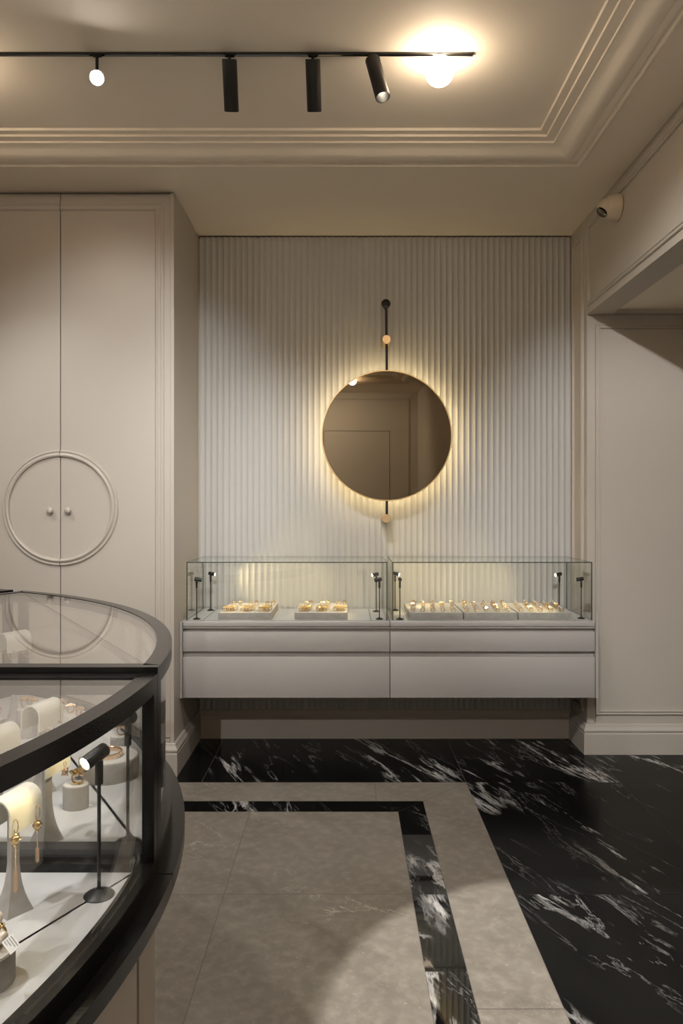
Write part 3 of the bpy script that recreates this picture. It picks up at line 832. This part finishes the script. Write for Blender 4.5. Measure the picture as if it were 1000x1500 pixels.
# front showcase
sf = saddle_stand((-.4485, 1.012, ZDF), -.22, 'cream saddle earring stand with two tassel earrings in the nearest showcase', H=.164)
hang_earring(local(sf, .0225, -.026, .121), 'gold tassel earring hanging nearest the viewer on the lit cream stand', 'tassel', .062)
hang_earring(local(sf, .0225, .020, .121), 'gold tassel earring hanging at the far end of the lit cream stand', 'tassel', .044)
def round_block(loc, rx, ry, h, label, rz=0., mat='suede', grp='suede jewellery plinths in the island showcases'):
    t = thing('jewellery_plinth', label, 'display plinth', loc, rz, grp)
    b = MB(); S = Matrix.Diagonal((rx, ry, 1, 1))
    b.lathe([(0, 0), (.99, 0), (1, .001), (1, h - .003), (.985, h - .0015), (.94, h - .001), (0, h - .001)], 48, S); b.build('block', M[mat], t, sharp=40)
    b = MB(); b.lathe([(0, h - .001), (.955, h - .001), (.945, h), (0, h)], 48, S); b.build('top_pad', M['tray'], t, sharp=40)
    return t
def jewel(loc, rz, label, R=.0095, mat='gold', grp=None, pearls=False):
    t = thing('ring', label, 'ring', loc, rz, grp)
    b = MB(); b.torus(R, R * .15, Matrix.Translation((0, 0, R * 1.02)) @ Matrix.Rotation(PI / 2, 4, 'X'), 28, 8, sc=(1, 1.4))
    for s in (-1, 1): b.torus(R, R * .08, Matrix.Translation((0, s * R * .28, R * 1.02)) @ Matrix.Rotation(PI / 2 + s * .12, 4, 'X'), 28, 6)
    b.build('band', M[mat], t, sharp=80)
    b = MB()
    if pearls:
        b.sphere((0, 0, R * 2.75), R * .78, 24, 14); b.sphere((R * .55, -R * .8, R * 1.1), R * .62, 20, 12); b.sphere((-R * .7, -R * .9, R * .9), R * .5, 20, 12)
        b.build('pearl', M['pearl'], t, sharp=80)
        b = MB()
        for k in range(5): b.torus(R * .34, R * .10, Matrix.Translation((R * .5 * math.cos(k * 1.257), -R * .1 + R * .4 * math.sin(k * 1.257), R * 2.0)) @ Matrix.Rotation(k * .9, 4, 'Y'), 14, 6)
        b.build('bow', M[mat], t, sharp=80)
    else:
        for k in range(11):
            a = k * 2.399; q = R * .38 * math.sqrt(k)
            b.sphere((q * math.cos(a), q * math.sin(a) * .8, R * 2.3 - q * .3), R * .40, 8, 5)
        b.build('cluster', M[mat], t, sharp=25)
    return t
def price_tag(loc, rot, label, w=.026, h=.0155, lines=True):
    t = thing('price_tag', label, 'price tag', loc, 0)
    t.rotation_euler = rot
    b = MB(); b.box(-w / 2, w / 2, -h / 2, h / 2, -.0002, .0002); b.build('card', M['paper'], t)
    if lines:
        b = MB(); rq = random.Random(5)
        for row in range(4):
            x = -w / 2 + .002
            yy = h / 2 - .0022 - row * .0026
            x1 = (w * .38, w * .30, w * .05, -.1 * w)[row]
            while x < x1:
                l = rq.uniform(.0003, .0009); b.box(x, x + l, yy - .0006, yy + .0006, .0002, .00028); x += l + .0006
        b.build('print', M['ink'], t)
    return t
rb_ = round_block((-.4135, .858, ZDF), .033, .033, .037, 'grey suede round plinth carrying a pearl ring, bottom left in the nearest showcase')
jewel((-.4050, .866, ZDF + .0375), .5, 'gold bow ring set with white pearls on the bottom left plinth', .0115, 'gold', None, True)
tp = at(16.5, 1383, .835)
price_tag(tp, (math.radians(28), math.radians(12), math.radians(-42)), 'white printed price tag hanging off the pearl ring plinth', .023, .0125)
fs = make_mini('black stemmed spotlight with a glowing lens in the nearest showcase', None, -.31, .200)
fs_p = (-.3455, 1.0500, ZDF); fs_r = math.atan2(-.81, -.50)
fs.location = fs_p; fs.rotation_euler = (0, 0, fs_r)
mini_light(fs_p, fs_r, .13, -.31, .200, 120)

# back showcase
def dk(px, py): return on(px, py, ZDB)
sa = saddle_stand((-.480, 1.205, ZDB), -.2, 'grey earring stand straight behind the nearest showcase, its pedestal against the joint', H=.160)
hang_earring(local(sa, .0225, .015, .116), 'rose gold drop earring on the earring stand against the joint', 'drop')
sb = saddle_stand((-.570, 1.41, ZDB), -.28, 'cream arched earring stand with hoops in the middle of the second showcase', H=.172)
hang_earring(local(sb, .0222, -.020, .128), 'thin gold hoop earring at the near end of the arched stand', 'hoop')
hang_earring(local(sb, .0222, .018, .128), 'thin gold hoop earring at the far end of the arched stand', 'hoop')
sd = saddle_stand((-.818, 1.85, ZDB), -.5, 'tall cream earring stand at the back of the second showcase', H=.230)
hang_earring(local(sd, .0225, -.02, .186), 'long gold hoop earring on the tall stand at the back', 'hoop')
hang_earring(local(sd, .0225, .02, .186), 'gold hoop earring on the far end of the tall back stand', 'hoop')
se = saddle_stand((-.600, 1.29, ZDB), -.3, 'earring stand at the left picture edge in the second showcase', H=.160)
hang_earring(local(se, .0225, 0, .116), 'gold hoop earring on the stand at the left picture edge', 'hoop')
pA = (-.4805, 1.335, ZDB); round_block(pA, .0225, .019, .042, 'small oval grey plinth with a gold flower ring in front of the bracelet drum')
jewel((pA[0] + .004, pA[1], ZDB + .0422), .3, 'gold flower ring on the small oval plinth', .0105, 'gold')
pD = (-.472, 1.495, ZDB); round_block(pD, .058, .058, .040, 'wide round cream drum carrying a gold bracelet')
br = thing('bracelet', 'engraved gold bangle lying on the wide round drum', 'bracelet', (pD[0] - .004, pD[1] - .004, ZDB + .0402))
b = MB(); b.lathe([(.029, 0), (.0305, .0005), (.0305, .0095), (.029, .010), (.0282, .0095), (.0282, .0005), (.029, 0)], 64, caps=False)
b.build('band', M['rosegold'], br, sharp=60)
b = MB()
for k in range(36):
    a = 2 * PI * k / 36; b.sphere((.0305 * math.cos(a), .0305 * math.sin(a), .005 + .0022 * (-1) ** k), .0014, 6, 4)
b.build('stones', M['gold'], br, sharp=30)
jewel((pD[0] - .006, pD[1] - .006, ZDB + .0402), 1.1, 'crystal ring lying inside the gold bangle', .006, 'rosegold')
pE = (-.490, 1.625, ZDB); round_block(pE, .020, .018, .040, 'small grey plinth with a ring behind the bracelet drum'); jewel((pE[0] + .004, pE[1], ZDB + .0402), .4, 'rose gold ring on the small plinth behind the drum', .0095, 'rosegold')
pF = (-.742, 1.745, ZDB); round_block(pF, .023, .021, .066, 'tall grey plinth with a wide gold ring near the back left'); jewel((pF[0], pF[1], ZDB + .0662), .5, 'wide gold ring on the tall plinth at the back left', .011, 'rosegold')
jewel((pF[0] + .013, pF[1] + .012, ZDB + .0662), 1.0, 'second gold ring beside the wide one on the tall plinth', .008, 'rosegold')
pG = (-.842, 1.83 - .06, ZDB); round_block((-.80, 1.70, ZDB), .026, .024, .055, 'grey plinth at the left picture edge with a gold ring'); jewel((-.795, 1.70, ZDB + .0552), .2, 'gold ring on the plinth at the left picture edge', .010, 'rosegold')
sl = thing('ring_block', 'long cream block holding three rings at the back of the second showcase', 'ring block', (-.660, 1.80, ZDB), -.75)
b = MB(); b.box(-.060, .060, -.022, .022, 0, .040, .003, 2); b.build('block', M['tray'], sl)
for i, (dx, nm) in enumerate(((-.043, 'leftmost'), (.0, 'middle'), (.040, 'rightmost'))):
    q = local(sl, dx, 0, .0402); jewel(q, .5 + i * .4, 'rose gold ring, %s of three on the long cream block' % nm, .0105 if i == 0 else .009, 'rosegold')
p = dk(93, 1212); price_tag((p.x + .01, p.y + .09, ZDB + .0008), (0, 0, .5), 'small white price tag lying behind the oval plinth', .012, .008, False)
bs_p = (-.3470, 1.1935, ZDB); bs_r = math.atan2(.40, -.90)
bs = dup(fs, bs_p, bs_r, 'black stemmed spotlight in the second showcase, right behind the shared joint', None)
mini_light(bs_p, bs_r, .16, -.31, .200, 110)

# ------------------------------------------------------------------ light beyond the opening
def downlight(x, y, z_, label):
    t = thing('ceiling_downlight', label, 'downlight', (x, y, z_))
    b = MB(); b.lathe([(.045, 0), (.055, 0), (.055, -.004), (.045, -.004), (.045, 0)], 32, caps=False); b.build('trim_ring', M['paint'], t)
    b = MB(); b.lathe([(0, -.001), (.044, -.001), (.044, -.003), (0, -.003)], 32); b.build('diffuser', M['spotlens'], t)
    spot_lamp('down_lamp', (x, y, z_ - .006), (x, y, 0), 8, SPW, 110, .8, .04)
downlight(2.5, 2.7, ZB + .022, 'round recessed downlight in the low ceiling right of the opening')

# ------------------------------------------------------------------ camera, world, view
sc = bpy.context.scene
cam = bpy.data.cameras.new('camera'); co = bpy.data.objects.new('camera', cam); C.objects.link(co)
co.location = (0, 0, EYE); co.rotation_euler = (PI / 2, 0, 0)
cam.sensor_fit = 'AUTO'; cam.sensor_width = 36.; cam.lens = 36. * F / 1500.
cam.shift_x = -(X0 - 500.) / 1500.; cam.shift_y = (Y0 - 750.) / 1500.
cam.clip_start = .02
sc.camera = co
w = bpy.data.worlds.new('world'); sc.world = w; w.use_nodes = True
w.node_tree.nodes['Background'].inputs[0].default_value = (.05, .04, .03, 1); w.node_tree.nodes['Background'].inputs[1].default_value = .2
sc.view_settings.view_transform = 'Standard'; sc.view_settings.look = 'None'
sc.view_settings.gamma = 1.; sc.view_settings.use_curve_mapping = False
sc.view_settings.exposure = 1.76
cy = sc.cycles
cy.use_denoising = True
cy.max_bounces = 10; cy.diffuse_bounces = 5; cy.glossy_bounces = 5; cy.transparent_max_bounces = 40; cy.transmission_bounces = 4
cy.caustics_reflective = False; cy.caustics_refractive = False
cy.sample_clamp_indirect = 4.
